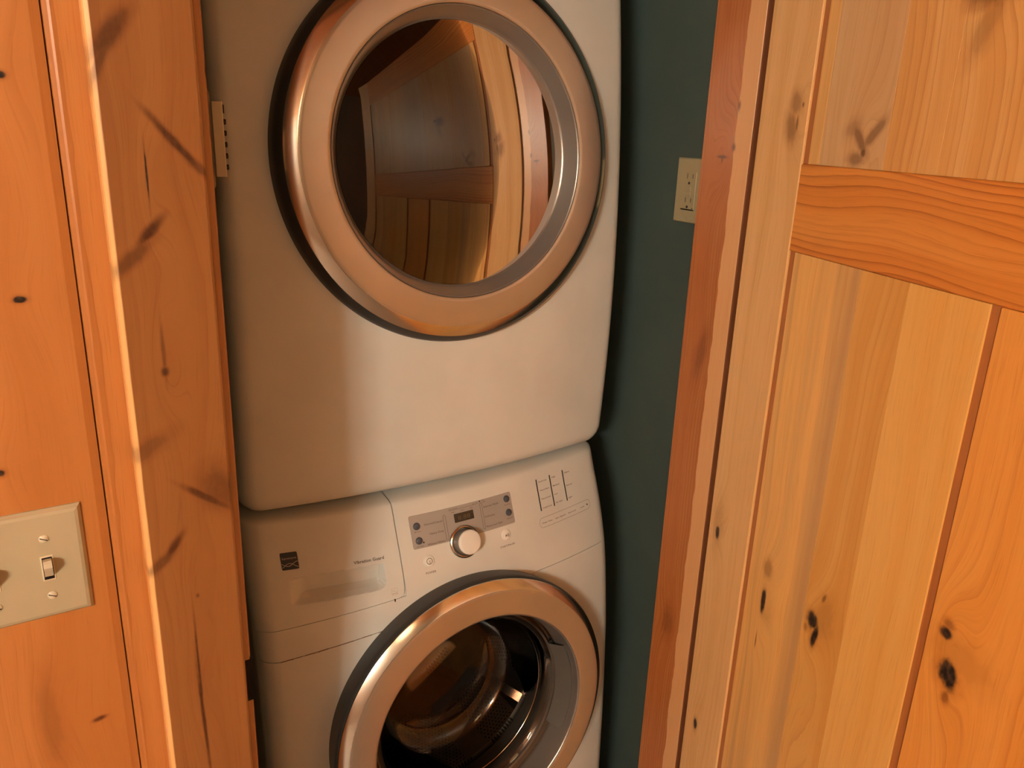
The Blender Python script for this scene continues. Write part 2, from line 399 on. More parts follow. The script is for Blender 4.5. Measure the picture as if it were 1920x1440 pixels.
# casings and jambs
def casing(name, xa, xb, side, mat, label):
    # eased outer edge; front at WY-20
    yf = WY - 20
    pr = [(xa, WY - .2), (xa, yf + 5), (xa + 1.2, yf + 2.2), (xa + 5, yf), (xb - 3, yf), (xb - .8, yf + 1), (xb, yf + 3), (xb, WY - .2)]
    return prism(name, pr, 'z', 0, 2130, mat, kind='structure', label=label)
casing('trim_1', 85.3, 173.4, -1, M['casing'], 'wide knotty pine casing left of the doorway')
casing('trim_2', 966, 1054, 1, M['casing'], 'pine casing right of the doorway')
prism('trim_3', [(WY - .2, 2040), (WY - 20, 2040), (WY - 20, 2130), (WY - .2, 2130)], 'x', 173.6, 965.8, M['casing'], kind='structure', label='pine casing above the doorway')
j = empty('trim_4', (183, WY, 0), kind='structure', label='red fir door jamb on the left of the opening')
J0 = (183, WY, 0)
box('jamb', 163.6, 183, WY, 926, 0, 2040, M['jamb'], j, b=.8, off=J0)
box('door_stop', 183.2, 194, 862, 905, 0, 2030, M['jamb'], j, b=1.2, off=J0)
sp_ = prism('strike_plate', [(WY + 30, 890), (WY - .6, 893), (WY - 1.6, 897), (WY - 1.6, 945), (WY - .6, 949), (WY + 30, 952)], 'x', 177.5, 184.2, M['bronze'], j, off=J0, label='dark bronze strike plate')
j = empty('trim_5', (940, WY, 0), kind='structure', label='reddish fir door jamb on the right of the opening')
J1 = (940, WY, 0)
box('jamb', 940, 961, 834, 929, 0, 2040, M['jamb'], j, b=.8, off=J1)
box('gap_shade_strip', 940.4, 961, 831.5, 833.9, 0, 2040, M['gap_shade'], j, b=.2, off=J1, label='dark brown strip painted as shade in the hinge gap')  # dark colour stands in for the shade between jamb and leaf

box('trim_6', 183.4, 939, WY + 18, 926, 2040.5, 2060, M['jamb'], b=.8, kind='structure', label='head jamb above the doorway')

# ------------------------------------------------------------------ the open door on the right
# door local frame: x = distance from the hinge along the leaf, y = thickness (towards the wall behind it), z = up
ddx, ddy = 0.3005, 0.9538
import math as _m
L_ = _m.hypot(ddx, ddy); ddx /= L_; ddy /= L_
rz = math.atan2(-ddy, -ddx)
door = empty('door_1', (939, 818, 0), rz, kind='structure', label='open light alder panel door with dark knots')
# with this rotation local +y points to the camera's left side of the leaf; face seen = +y?
fy = -1.0   # sign decided below
nrm = Vector((-math.sin(rz), math.cos(rz)))             # world direction of local +y
to_cam = Vector((0 - .939, 0 - .818))
fy = 1.0 if nrm.dot(to_cam) > 0 else -1.0
T = 35.
def leaf(name, x0, x1, z0, z1, mat, rec=0., b=.7, **k):
    ya, yb = (-T + rec, -rec) if fy > 0 else (rec, T - rec)
    return box(name, x0, x1, ya, yb, z0, z1, mat, door, b=b, **k)
DW, DZ0, DZ1 = 1089., 8., 2030.
g1, g2 = 107., 121.
p2, m0 = 447., 460.
m1 = DW - 8 - (m0 + 0) ; m1 = 620.
leaf('stile', -6.5, g1, DZ0, DZ1, M['stile'], b=1.2)
leaf('stile', DW - 115, DW, DZ0, DZ1, M['stile'], b=1.2)
leaf('rail', g1 + .4, DW - 115.4, 1402.5, 1516.5, M['rail'], rec=-.0, b=1.6, label='orange cross rail with curved grain')
leaf('rail', g1 + .4, DW - 115.4, 1900, DZ1, M['rail'], b=1.)
leaf('rail', g1 + .4, DW - 115.4, DZ0, 230, M['rail'], b=1.)
leaf('mullion', m0, m1, 230.4, 1402, M['mull'], b=1.2, label='wide upright board with two black knots')
def groove(x0, x1, z0, z1): leaf('groove_strip', x0, x1, z0, z1, M['groove'], rec=3.2, b=0, label='darker sunken groove strip')
groove(g1 + .3, g2, 230, 1402); groove(p2, m0 - .3, 230, 1402); groove(m1 + .3, m1 + 14, 230, 1402); groove(DW - 129, DW - 115.3, 230, 1402)
groove(g1 + .3, g2, 1517, 1900); groove(DW - 129, DW - 115.3, 1517, 1900)
for (a, b_, mt) in ((g2, 257.5, 'b1'), (257.5, 337, 'b2'), (337, p2, 'b3'), (m1 + 14, 730, 'b3'), (730, 840, 'b2'), (840, DW - 129, 'b1')):
    leaf('board', a + .15, b_ - .15, 230.3, 1402.2, M[mt], rec=.9, b=.12)
for (a, b_, mt) in ((g2, 143, 'b1'), (143, 262, 'b4'), (262, 345, 'b5'), (345, 470, 'b5'), (470, 620, 'b4'), (620, 760, 'b5'), (760, DW - 129, 'b1')):
    leaf('board', a + .15, b_ - .15, 1516.8, 1899.8, M[mt], rec=.9, b=.12)

# ------------------------------------------------------------------ machine fronts
def lerp(x, xs, ys):
    if x <= xs[0]: return ys[0]
    for i in range(len(xs) - 1):
        if x <= xs[i + 1]:
            t = (x - xs[i]) / (xs[i + 1] - xs[i]); return ys[i] + t * (ys[i + 1] - ys[i])
    return ys[-1]
XC, HW = 595., 343.
WZ = [0, 140, 258, 398, 496, 618, 695, 745, 789, 837, 877, 922, 950, 957, 960.5, 963, 966, 970, 976]
WYp = [1022, 1023, 1025, 1029, 1034, 1042, 1051, 1058, 1067, 1081, 1096, 1116, 1127, 1131, 1137, 1152, 1190, 1240, 1290]
def wprof(z):       # slightly smoothed profile of the washer front
    return sum(lerp(z + d, WZ, WYp) for d in ((-16, -8, 0, 8, 16) if z < 930 else (-1.5, -.7, 0, .7, 1.5))) / 5
def corner_roll(x, z, z0, z1, rc, rr):
    """depth added by the rounded border; rr roll radius, rc silhouette corner radius"""
    hx, hz = HW - rc, (z1 - z0) / 2 - rc
    qx, qz = abs(x - XC) - hx, abs(z - (z0 + z1) / 2) - hz
    d = -(math.hypot(max(qx, 0), max(qz, 0)) + min(max(qx, qz), 0) - rc)     # distance inside the outline
    if d >= rr: return 0.
    t = max(0., min(1., (rr - d) / rr))
    return rr * (1 - math.sqrt(max(0., 1 - t * t)))
def recess(x, z):
    """finger pull of the detergent drawer"""
    u = (x - 306.) / 149.; v = (z - 836.) / 39.
    if u <= 0 or u >= 1 or v <= 0 or v >= 1: return 0.
    # lower right corner rounding
    if u > .88 and v < .45:
        q = math.hypot((u - .88) / .12, (.45 - v) / .45)
        if q >= 1: return 0.
    du = min(1., u / .22) ; du = du * du * (3 - 2 * du)
    dr = min(1., (1 - u) / .03)
    top = min(1., (1 - v) / .9); bot = min(1., v / .10)
    return 28. * du * dr * (.35 * min(1., (1 - v) / .06) + .65 * top) * bot
def SW(x, z, rec=True):
    return wprof(z) - 48 * (1 - ((x - XC) / HW) ** 2) + corner_roll(x, z, 20, 1010, 30, 30) + (recess(x, z) if rec else 0)
DB, DT = 977., 1950.
def SD(x, z):
    y = 1099 + 1.57e-4 * (z - 1270) ** 2 - 30 * (1 - ((x - XC) / HW) ** 2) + corner_roll(x, z, DB, DT, 36, 24)
    return y

def grid_lines(a, b, step, ext_lo=False, ext_hi=False):
    pts = []
    n = max(2, int(round((b - a) / step)))
    for i in range(n + 1): pts.append(a + (b - a) * i / n)
    if ext_lo: pts += [a + q for q in (.4, 1.2, 2.5)]
    if ext_hi: pts += [b - q for q in (.4, 1.2, 2.5)]
    return sorted(set(round(p, 3) for p in pts))

def patch(name, xs, zlo, zhi, nz, S_, mat, parent, off, outline=None, lift=0., hole=None, thick=4., parts=None, **k):
    """curved sheet; xs = x lines; zlo/zhi functions of x; pushes vertices outside the rounded machine outline onto it"""
    v = []; f = []
    def add(xs, zlo, zhi, nz):
        base = len(v); nx = len(xs)
        for i, x in enumerate(xs):
            a, b = zlo(x), zhi(x)
            for jz in range(nz + 1):
                t = jz / nz
                z = a + (b - a) * t
                X, Z = x, z
                if outline:
                    z0, z1, rc = outline
                    hx, hz = HW - rc, (z1 - z0) / 2 - rc; zc = (z0 + z1) / 2
                    qx, qz = abs(X - XC) - hx, abs(Z - zc) - hz
                    if qx > 0 and qz > 0:
                        dd = math.hypot(qx, qz)
                        if dd > rc - .01:
                            s = (rc - .01) / dd
                            X = XC + math.copysign(hx + qx * s, X - XC); Z = zc + math.copysign(hz + qz * s, Z - zc)
                v.append((X, S_(X, Z) - lift, Z))
        for i in range(nx - 1):
            for jz in range(nz):
                ids = (base + i * (nz + 1) + jz, base + (i + 1) * (nz + 1) + jz, base + (i + 1) * (nz + 1) + jz + 1, base + i * (nz + 1) + jz + 1)
                if hole:
                    cx = sum(v[q][0] for q in ids) / 4; cz = sum(v[q][2] for q in ids) / 4
                    if hole(cx, cz): continue
                f.append(ids)
    add(xs, zlo, zhi, nz)
    if parts:
        for p in parts: add(*p)
    if thick:        # give the sheet an edge that turns back
        from collections import Counter
        cnt = Counter()
        for q in f:
            for i in range(4):
                cnt[tuple(sorted((q[i], q[(i + 1) % 4])))] += 1
        border = [(q[i], q[(i + 1) % 4]) for q in f for i in range(4) if cnt[tuple(sorted((q[i], q[(i + 1) % 4])))] == 1]
        mp = {}
        for a, b in border:
            for c in (a, b):
                if c not in mp:
                    mp[c] = len(v); v.append((v[c][0], v[c][1] + thick, v[c][2]))
        for a, b in border: f.append((b, a, mp[a], mp[b]))
    o = mesh(name, v, f, mat, parent, smooth=True, off=off, **k)
    return autosmooth(o, 50)

def surf_text(txt, x, z, size, S_, mat, parent, off, lift=.25, align='LEFT', width=None, name='lettering', bold=0.0, **k):
    cu = bpy.data.curves.new('t', 'FONT'); cu.body = txt; cu.size = size; cu.align_x = align; cu.resolution_u = 2
    cu.offset = bold; cu.fill_mode = 'FRONT'
    ob = bpy.data.objects.new('t', cu); COL.objects.link(ob)
    bpy.context.view_layer.update()
    me = bpy.data.meshes.new_from_object(ob.evaluated_get(bpy.context.evaluated_depsgraph_get()))
    vs = [tuple(q.co) for q in me.vertices]; fs = [tuple(p.vertices) for p in me.polygons]
    bpy.data.objects.remove(ob); bpy.data.curves.remove(cu); bpy.data.meshes.remove(me)
    if not vs: return
    lo = min(q[0] for q in vs); hi = max(q[0] for q in vs)
    s = (width / (hi - lo)) if width else 1.0
    if width:
        mid = (lo + hi) / 2
        vs = [((q[0] - lo) * s if align == 'LEFT' else ((q[0] - hi) * s if align == 'RIGHT' else (q[0] - mid) * s), q[1], 0) for q in vs]
    vv = [(x + q[0], S_(x + q[0], z + q[1]) - lift, z + q[1]) for q in vs]
    return mesh(name, vv, fs, mat, parent, off=off, **k)

def ribbon(name, pts, wdt, S_, mat, parent, off, lift=.3, closed=False, **k):
    """flat printed line following points (x,z) on the surface"""
    n = len(pts); v = []; f = []
    for i, (x, z) in enumerate(pts):
        a = pts[(i - 1) % n] if (closed or i > 0) else pts[i]; b = pts[(i + 1) % n] if (closed or i < n - 1) else pts[i]
        dx, dz = b[0] - a[0], b[1] - a[1]; l = math.hypot(dx, dz) or 1
        nx, nz = -dz / l * wdt / 2, dx / l * wdt / 2
        v.append((x + nx, S_(x + nx, z + nz) - lift, z + nz)); v.append((x - nx, S_(x - nx, z - nz) - lift, z - nz))
    for i in range(n if closed else n - 1):
        j_ = (i + 1) % n; f.append((2 * i, 2 * j_, 2 * j_ + 1, 2 * i + 1))
    return mesh(name, v, f, mat, parent, off=off, **k)

def roundrect(x0, x1, z0, z1, r, n=6):
    pts = []
    for (cx, cz, a) in ((x1 - r, z1 - r, 0), (x0 + r, z1 - r, 90), (x0 + r, z0 + r, 180), (x1 - r, z0 + r, 270)):
        for i in range(n + 1):
            t = math.radians(a + 90 * i / n); pts.append((cx + r * math.cos(t), cz + r * math.sin(t)))
    return pts

def plate_on(name, pts, S_, mat, parent, off, h=.8, cuts=14, **k):
    """thin raised plate with outline pts following the surface (fan of rows)"""
    import bmesh
    bm = bmesh.new()
    vs = [bm.verts.new((p[0], 0, p[1])) for p in pts]; bm.faces.new(vs)
    x0, x1 = min(p[0] for p in pts), max(p[0] for p in pts); z0, z1 = min(p[1] for p in pts), max(p[1] for p in pts)
    for i in range(1, cuts):
        bmesh.ops.bisect_plane(bm, geom=bm.verts[:] + bm.edges[:] + bm.faces[:], plane_co=(x0 + (x1 - x0) * i / cuts, 0, 0), plane_no=(1, 0, 0))
        if i % 2 == 0: bmesh.ops.bisect_plane(bm, geom=bm.verts[:] + bm.edges[:] + bm.faces[:], plane_co=(0, 0, z0 + (z1 - z0) * i / cuts), plane_no=(0, 0, 1))
    bmesh.ops.triangulate(bm, faces=bm.faces[:])
    for q in bm.verts: q.co.y = S_(q.co.x, q.co.z) - h
    r = bmesh.ops.extrude_face_region(bm, geom=bm.faces[:])
    for q in [g for g in r['geom'] if isinstance(g, bmesh.types.BMVert)]: q.co.y += h + 1.5
    bmesh.ops.recalc_face_normals(bm, faces=bm.faces[:])
    for q in bm.verts: q.co = Vector(((q.co.x - off[0]) * S, (q.co.y - off[1]) * S, (q.co.z - off[2]) * S))
    me = bpy.data.meshes.new(name); bm.to_mesh(me); bm.free(); me.materials.append(mat)
    o = bpy.data.objects.new(name, me); COL.objects.link(o); o.parent = parent
    return props(o, **k)

def knob_at(x, z, S_):
    """frame on the surface: origin, outward normal, up tangent"""
    e = 2.
    P = Vector((x, S_(x, z), z))
    tx = Vector((2 * e, S_(x + e, z) - S_(x - e, z), 0)).normalized()
    tz = Vector((0, S_(x, z + e) - S_(x, z - e), 2 * e)).normalized()
    n = tz.cross(tx).normalized()
    if n.y > 0: n = -n
    return P, n, tx, tz
def turned(name, prof, x, z, S_, mat, parent, off, segs=48, frame=None, deg=40, **k):
    """lathe with prof (r, height above the surface) at a point of a machine face"""
    P, n, tx, tz = frame or knob_at(x, z, S_)
    up = n.cross(tx)
    v = []; f = []
    m_ = len(prof)
    for i in range(segs):
        a = 2 * math.pi * i / segs
        d = tx * math.cos(a) + up * math.sin(a)
        for r, h in prof: v.append(tuple(P + d * r + n * h))
    for i in range(segs):
        j_ = (i + 1) % segs
        for q in range(m_ - 1): f.append((i * m_ + q, j_ * m_ + q, j_ * m_ + q + 1, i * m_ + q + 1))
    o = mesh(name, v, f, mat, parent, off=off, **k)
    return autosmooth(o, deg)

TILT = math.radians(4.1)

def machine_door(C, sc, root, off, kind):
    r = lambda q: q * sc
    side_back = 34 if kind == 'washer' else 22
    # dark side wall of the door
    d = empty('door', C, 0); d.parent = root; d.location = [(C[i] - off[i]) * S for i in range(3)]
    P = C
    if kind == 'dryer':
        rim = [(270, 22), (277, 19), (277, 0), (274, -8), (266.5, -15.5), (262, -15.5), (262, 22)]
        bev = [(266.5, -14), (266, -16.5), (251, -25.6), (249.5, -26), (249.5, -14)]
        face = [(249.5, -20), (249.5, -26.2), (247, -26.9), (244, -27.2), (212, -28.0), (208, -27.8), (206.2, -27), (205.2, -25), (205, -18)]
        dp_, f_ = 0, 1.
    else:
        rim = [(254, 38), (258, 20), (262, -8), (262, -14), (260, -18), (255, -20), (240, -20), (240, 38)]
        bev = [(259.5, -18), (259, -20), (246, -30.2), (244.5, -30.8), (244.5, -18)]
        face = [(244.5, -24), (244.5, -31), (242, -31.8), (239, -32.2), (206, -34.6), (203, -34.4), (201.2, -33.6), (200.2, -31.5), (200, -22)]
    o = revolve('door_rim', rim, C, TILT, M['dkgrey'], d, off=P, label='dark grey rim', closed=True, segs=160)
    autosmooth(o)
    o = revolve('bevel_ring', bev, C, TILT, M['bevel'], d, off=P, label='polished silver bevel', closed=True, segs=192)
    autosmooth(o, 20)
    o = revolve('face_ring', face, C, TILT, M['satin'], d, off=P, label='satin champagne ring', closed=True, segs=192)
    autosmooth(o, 25)
    if kind == 'dryer':
        o = revolve('window_bezel', [(r(205), -26), (r(203.8), -25.5), (r(203), -24), (r(196), -9), (r(192.5), -3), (r(191), -1), (r(189), 0), (r(189), 12), (r(205), 12)], C, TILT, M['bezel'], d, off=P, label='grey metallic inner bezel', closed=True, segs=192)
        autosmooth(o, 40)
        n = 10
        fr = [(r(188.5) * i / n if i else .01, -1.5 - 16 * (1 - (i / n) ** 2)) for i in range(n, -1, -1)]
        bk = [(q[0], q[1] + 4) for q in fr[::-1]]
        o = revolve('window_glass', fr + bk, C, TILT, M['glass_d'], d, off=P, label='domed smoked glass window', segs=128)
        autosmooth(o, 60)
        # inner bowl behind the glass
        o = revolve('inner_bowl', [(r(188), 14), (r(176), 18), (r(170), 26), (r(160), 75), (r(154), 84), (r(100), 92), (.5, 94)], C, TILT, M['dark_in'], d, off=P, label='dark moulded inner bowl')
    else:
        o = revolve('window_bezel', [(200.5, -33), (199, -32.2), (198, -30), (193, -4), (190, 14), (178, 19), (178, 26), (198, 30)], C, TILT, M['bezel'], d, off=P, label='grey metallic inner bezel', closed=True, segs=192)
        autosmooth(o, 40)
        w_ = [(r(196), 8), (r(190), 10), (r(178), 14), (r(172), 20), (r(166), 36), (r(160), 70), (r(150), 112), (r(138), 128), (r(110), 134), (r(60), 134), (1, 134)]
        bk = [(1, 138), (r(60), 138), (r(112), 138), (r(142), 132), (r(154), 114), (r(164), 70), (r(170), 36), (r(176), 24), (r(196), 12)]
        o = revolve('glass_bowl', w_ + bk, C, TILT, M['glass_w'], d, off=P, label='deep clear glass bowl', closed=False, segs=128)
        autosmooth(o, 60)
        o = revolve('bowl_ridge', [(r(167), 40), (r(169.5), 42), (r(167), 44)], C, TILT, M['chrome'], d, off=P, segs=128, label='thin bright ridge on the glass')
        # latch cover tabs inside the bezel, right-hand side
        for a0, a1 in ((-28, 26),):
            o = revolve('latch_cover', [(197.5, -18), (193, -19), (181, 6), (179, 12), (191, 13)], C, TILT, M['rubber'], d, off=P, a0=math.radians(a0), a1=math.radians(a1), segs=30, closed=True, label='grey latch cover')
            autosmooth(o, 40)
    return d

# ------------------------------------------------------------------ washing machine
WO = (595, 1300, 0)
wm = empty('washing_machine', WO, label='white front-loading washing machine with control knob, below the dryer', cat='washing machine')
CW = (595., 989., 570.); RW = .972
ZB = lambda x: lerp(x, [252, 280, 374, 417, 470, 741, 938], [751, 753, 764, 769, 774, 791, 789])
DRB = lambda x: lerp(x, [252, 478], [800, 818])          # drawer bottom
whole = lambda x, z: (x - CW[0]) ** 2 + (z - CW[2]) ** 2 < 250 ** 2
WOUT = (20, 976, 34)
xsA = grid_lines(252, 938, 5.)
patch('front_panel', xsA, lambda x: 24., lambda x: ZB(x) - .7, 150, SW, M['enamel'], wm, WO, outline=WOUT, hole=whole, label='curved white enamel front')
xr = grid_lines(484.6, 938, 5., True, False); xl = grid_lines(252, 484.6, 5., False, False)
patch('control_panel', xr, lambda x: ZB(x) + .7, lambda x: 974., 130, lambda x, z: SW(x, z, False), M['enamel'], wm, WO, outline=WOUT, hole=whole,
      parts=[(xl, lambda x: ZB(x) + .7, lambda x: DRB(x) - 1.0, 12)], label='white control fascia')
def drz(x):
    r_ = 13.
    c = 482.6 - r_
    b = DRB(x)
    return b if x < c else b + r_ - math.sqrt(max(0., r_ * r_ - (x - c) ** 2))
patch('detergent_drawer', sorted(set(grid_lines(252.2, 482.6, 2.2) + [305.5, 306.5, 449.8, 450.6, 452, 453.5, 454.2, 455.2])), drz, lambda x: 974., 120, SW, M['enamel'], wm, WO, outline=WOUT, label='white detergent drawer with a finger pull')
patch('front_skin', grid_lines(253, 937, 8.), lambda x: 26., lambda x: 974., 110, lambda x, z: SW(x, z) + 3.5 + (4 if 296 < x < 464 and 826 < z < 886 else 0), M['enamel2'], wm, WO, outline=(21, 975, 34), hole=whole, thick=0)
# cabinet sides, top and back
def tube(z0, z1, rc, y0, y1, inset=0.):
    pts = roundrect(252 + inset, 938 - inset, z0 + inset, z1 - inset, rc, 5); n = len(pts)
    return pts
def cabinet(name, z0, z1, rc, yfun, yb, parent, off, inset=0.):
    pts = roundrect(252 + inset, 938 - inset, z0 + inset, z1 - inset, rc, 5)
    # densify straight edges so that the front edge follows the curved face
    dens = []
    for i in range(len(pts)):
        a, b = pts[i], pts[(i + 1) % len(pts)]
        n = max(1, int(math.hypot(b[0] - a[0], b[1] - a[1]) / 25))
        for q in range(n): dens.append((a[0] + (b[0] - a[0]) * q / n, a[1] + (b[1] - a[1]) * q / n))
    n = len(dens); v = []
    for p in dens: v.append((p[0], yfun(p[0], p[1]), p[1]))
    for p in dens: v.append((p[0], yb, p[1]))
    f = [(i, (i + 1) % n, n + (i + 1) % n, n + i) for i in range(n)] + [[n + i for i in range(n)]]
    return autosmooth(mesh(name, v, f, M['enamel2'], parent, off=off), 40)
cabinet('cabinet', 20, 976, 34, lambda x, z: SW(x, z, False) + 2., 1760, wm, WO, inset=.4)
for fx in (300, 890):
    for fy_ in (1120, 1700):
        fo = revolve('foot', [(1, -20), (22, -20), (22, -2), (8, -1), (8, 3)], (0, 0, 0), 0, M['black'], None, segs=24)
        fo.parent = wm; fo.rotation_euler = (-math.pi / 2, 0, 0); fo.location = ((fx - WO[0]) * S, (fy_ - WO[1]) * S, .020)

machine_door(CW, RW, wm, WO, 'washer')
# gasket and drum
revolve('door_gasket', [(248, 18), (225, 22), (205, 40), (198, 60), (206, 84), (196, 96), (214, 118)], CW, TILT, M['rubber'], wm, off=WO, label='grey rubber door gasket')
dr = revolve('drum', [(200, 118), (212, 112), (236, 122), (242, 134), (242, 420), (230, 440), (120, 452), (1, 455)], CW, TILT, M['drum'], wm, off=WO, uv=True, segs=128, label='perforated steel drum')
for k in range(3):
    a = math.radians(205 + 120 * k)
    ca, sa = math.cos(a), math.sin(a)
    v = []
    for y, hgt in ((150, 8), (190, 46), (360, 46), (410, 10)):
        for (t, rr) in ((-30, 241), (-9, 241 - hgt), (9, 241 - hgt), (30, 241)):
            lx, lz = rr * ca - t * sa, rr * sa + t * ca
            v.append((CW[0] + lx, CW[1] + y * math.cos(TILT) + lz * math.sin(TILT), CW[2] - y * math.sin(TILT) + lz * math.cos(TILT)))
    f = [(i * 4 + q, i * 4 + q + 1, i * 4 + 5 + q, i * 4 + 4 + q) for i in range(3) for q in range(3)] + [(0, 1, 2, 3), (12, 13, 14, 15)]
    autosmooth(mesh('drum_baffle', v, f, M['chrome'], wm, off=WO), 50)

SWn = lambda x, z: SW(x, z, False)
# display film
dp = plate_on('display_panel', roundrect(507.5, 706, 884.5, 935, 3), SWn, M['disp'], wm, WO, h=.6, cuts=20, label='silver grey display panel with buttons')
def on(name, txt, x, z, size, mat='print', width=None, align='LEFT', lift=.9, par=dp, bold=.05):
    surf_text(txt, x, z, size, SWn, M[mat], par, WO, lift=lift, align=align, width=width, bold=bold)
# children of the display panel share the machine's offset
def fixpar(o, par):
    return o
plate_on('lcd_window', roundrect(588, 625.5, 910, 923.5, .8), SWn, M['lcd'], dp, WO, h=1.2, cuts=6, label='dark digital window')
M['ghost'] = plain('unlit_segments', (.085, .06, .028, 1), .3)
on('t', '8:88', 606.7, 913, 9.5, mat='ghost', align='CENTER', width=24, lift=1.35)
for (bx, bz) in ((519.3, 918), (519.3, 896), (696, 925), (696, 903)):
    turned('button', [(6.2, .5), (6.2, 1.0), (5.2, 1.1), (5.0, 2.6), (4.2, 3.1), (.3, 3.3)], bx, bz, SWn, M['button'], dp, WO, segs=28, label='round slate button')
turned('indicator_lamp', [(1.4, .5), (1.4, 1.3), (.2, 1.6)], 526.6, 892.2, SWn, M['black'], dp, WO, segs=12)
turned('indicator_lamp', [(1.2, .5), (1.2, 1.2), (.2, 1.4)], 641, 933, SWn, M['black'], dp, WO, segs=12)
ribbon('indicator_slot', roundrect(567.6, 572.2, 887, 925.5, 2.2, 4), .7, SWn, M['print'], dp, WO, lift=.9, closed=True)
ribbon('indicator_slot', roundrect(640.2, 644.2, 889, 930.5, 2.0, 4), .7, SWn, M['print'], dp, WO, lift=.9, closed=True)
ribbon('panel_line', [(580 + (634 - 580) * i / 12, 930.4) for i in range(13)], .5, SWn, M['print'], dp, WO, lift=.9)
on('t', 'Add a Garment', 580, 931.2, 2.3, width=16); on('t', 'Est. Time', 626, 931.2, 2.3, width=12)
on('t', 'Wash', 584, 926.2, 2.4, width=7); on('t', 'Rinse', 602, 926.2, 2.4, width=7); on('t', 'Spin', 620, 926.2, 2.4, width=6)
on('t', 'Door', 645.5, 934 - 1, 2.0, width=6); on('t', 'Locked', 645.5, 930.2, 2.0, width=7)
on('t', 'Normal/Casual', 565.5, 916.8, 4.2, align='RIGHT', width=33); on('t', 'Heavy Duty', 565.5, 901.5, 4.2, align='RIGHT', width=26)
on('t', 'Whitest Whites', 565.5, 886.2, 4.2, align='RIGHT', width=33)
on('t', 'Express Wash', 647, 921.5, 4.2, width=31); on('t', 'Delicates', 646.5, 905.8, 4.2, width=20); on('t', 'Rinse and Spin', 646.5, 890.3, 4.2, width=33)
on('t', 'My Cycle', 519.3, 909.2, 2.2, align='CENTER', width=11); on('t', 'Oxi Cycle', 519.3, 887, 2.2, align='CENTER', width=12)
on('t', 'Extra Rinse', 696, 915.6, 2.2, align='CENTER', width=13); on('t', 'Delay Start', 696, 893.4, 2.2, align='CENTER', width=13)
# knob
kf = knob_at(599.5, 878.5, SWn)
kn = turned('control_knob', [(28.5, -1), (28.5, 1.0), (27, 3.2), (24.5, 4.0), (23, 2.5), (22, 1.0)], 0, 0, SWn, M['chrome'], wm, WO, segs=72, frame=kf, deg=60, label='round white knob with silver collar')
turned('knob_body', [(21.5, .5), (21.5, 6), (20.6, 9), (20.2, 18.5)], 0, 0, SWn, M['bezel'], kn, WO, segs=72, frame=kf, label='silver grip ring')
turned('knob_cap', [(20.4, 17.5), (20.8, 19), (20.4, 22.0), (19.2, 23.2), (17, 23.7), (8, 24.2), (.2, 24.4)], 0, 0, SWn, M['knob'], kn, WO, segs=72, frame=kf, label='white cap')
# power and start buttons
def pushbtn(x, z, power):
    b = turned('push_button', [(10, -.3), (10, .2), (9.3, .8), (8.8, .2), (8.6, .2), (8.3, 1.7), (7.2, 2.2), (.3, 2.2)], x, z, SWn, M['knob'], wm, WO, segs=40, label='round white push button')
    if power:
        turned('button_symbol', [(5.4, 2.3), (5.2, 2.5), (4.6, 2.5), (4.4, 2.3)], x, z, SWn, M['print'], b, WO, segs=32)
        ribbon('button_symbol', [(x, z - 2.6), (x, z + 2.6)], .8, SWn, M['print'], b, WO, lift=3.4)
    else:
        mesh('button_symbol', [(x - 3.2 + q[0], SWn(x, z) - 3.4, z + q[1]) for q in ((0, -2.8), (3.4, 0), (0, 2.8))], [(0, 1, 2)], M['print'], b, off=WO)
        ribbon('button_symbol', [(x + 1.6, z - 2.6), (x + 1.6, z + 2.6)], .9, SWn, M['print'], b, WO, lift=3.2)
        ribbon('button_symbol', [(x + 3.8, z - 2.6), (x + 3.8, z + 2.6)], .9, SWn, M['print'], b, WO, lift=3.0)
pushbtn(530.5, 862.6, True); pushbtn(683, 869.6, False)
def lab(txt, x, z, size, **k):
    k.setdefault('lift', .3)
    on('t', txt, x, z, size, par=wm, **k)
lab('POWER', 531, 843.5, 4.6, align='CENTER', width=18.5); lab('START/PAUSE', 682.5, 850.6, 4.2, align='CENTER', width=31)
for (x, zt, zb) in ((768, 940.5, 887.7), (801, 940.5, 887.7), (834.5, 941, 888)):
    plate_on('indicator_bar', [(x - 1.1, zb), (x + 1.1, zb), (x + 1.1, zt), (x - 1.1, zt)], SWn, M['black'], wm, WO, h=.4, cuts=6, label='thin black indicator bar')
for t, x, z, wd in (('Hot/Cold', 772.5, 934, 19.5), ('Warm/Warm', 772.5, 919.4, 24), ('Warm/Cold', 772.5, 905, 23), ('Cold/Cold', 772.5, 890, 21.5),
                    ('High', 805.5, 934.2, 9.5), ('Medium', 805.5, 919.6, 17), ('Low', 805.5, 905.2, 8.5), ('No Spin', 805.5, 891, 17),
                    ('Heavy', 839, 934, 13.5), ('Normal', 839, 911.8, 15), ('Light', 838.6, 890.8, 10)):
    lab(t, x, z, 3.3, width=wd)
pill = roundrect(759, 892, 859.8, 876, 7.8, 8)
pp = []
for i in range(len(pill)):
    a, b_ = pill[i], pill[(i + 1) % len(pill)]
    n = max(1, int(math.hypot(b_[0] - a[0], b_[1] - a[1]) / 8))
    for q in range(n): pp.append((a[0] + (b_[0] - a[0]) * q / n, a[1] + (b_[1] - a[1]) * q / n))
ribbon('printed_outline', pp, .5, SWn, M['print'], wm, WO, closed=True)
ribbon('printed_outline', [(794, 860.5), (794, 875.5)], .4, SWn, M['printl'], wm, WO)
for t, x, wd in (('Water Temp', 764.5, 25.5), ('Spin Speed', 797.5, 26), ('Soil Level', 831, 20.5), ('Lock', 865, 11)):
    lab(t, x, 866, 3.4, width=wd)
turned('indicator_lamp', [(1.5, -.2), (1.5, .6), (.2, .8)], 884, 867.5, SWn, M['black'], wm, WO, segs=12)
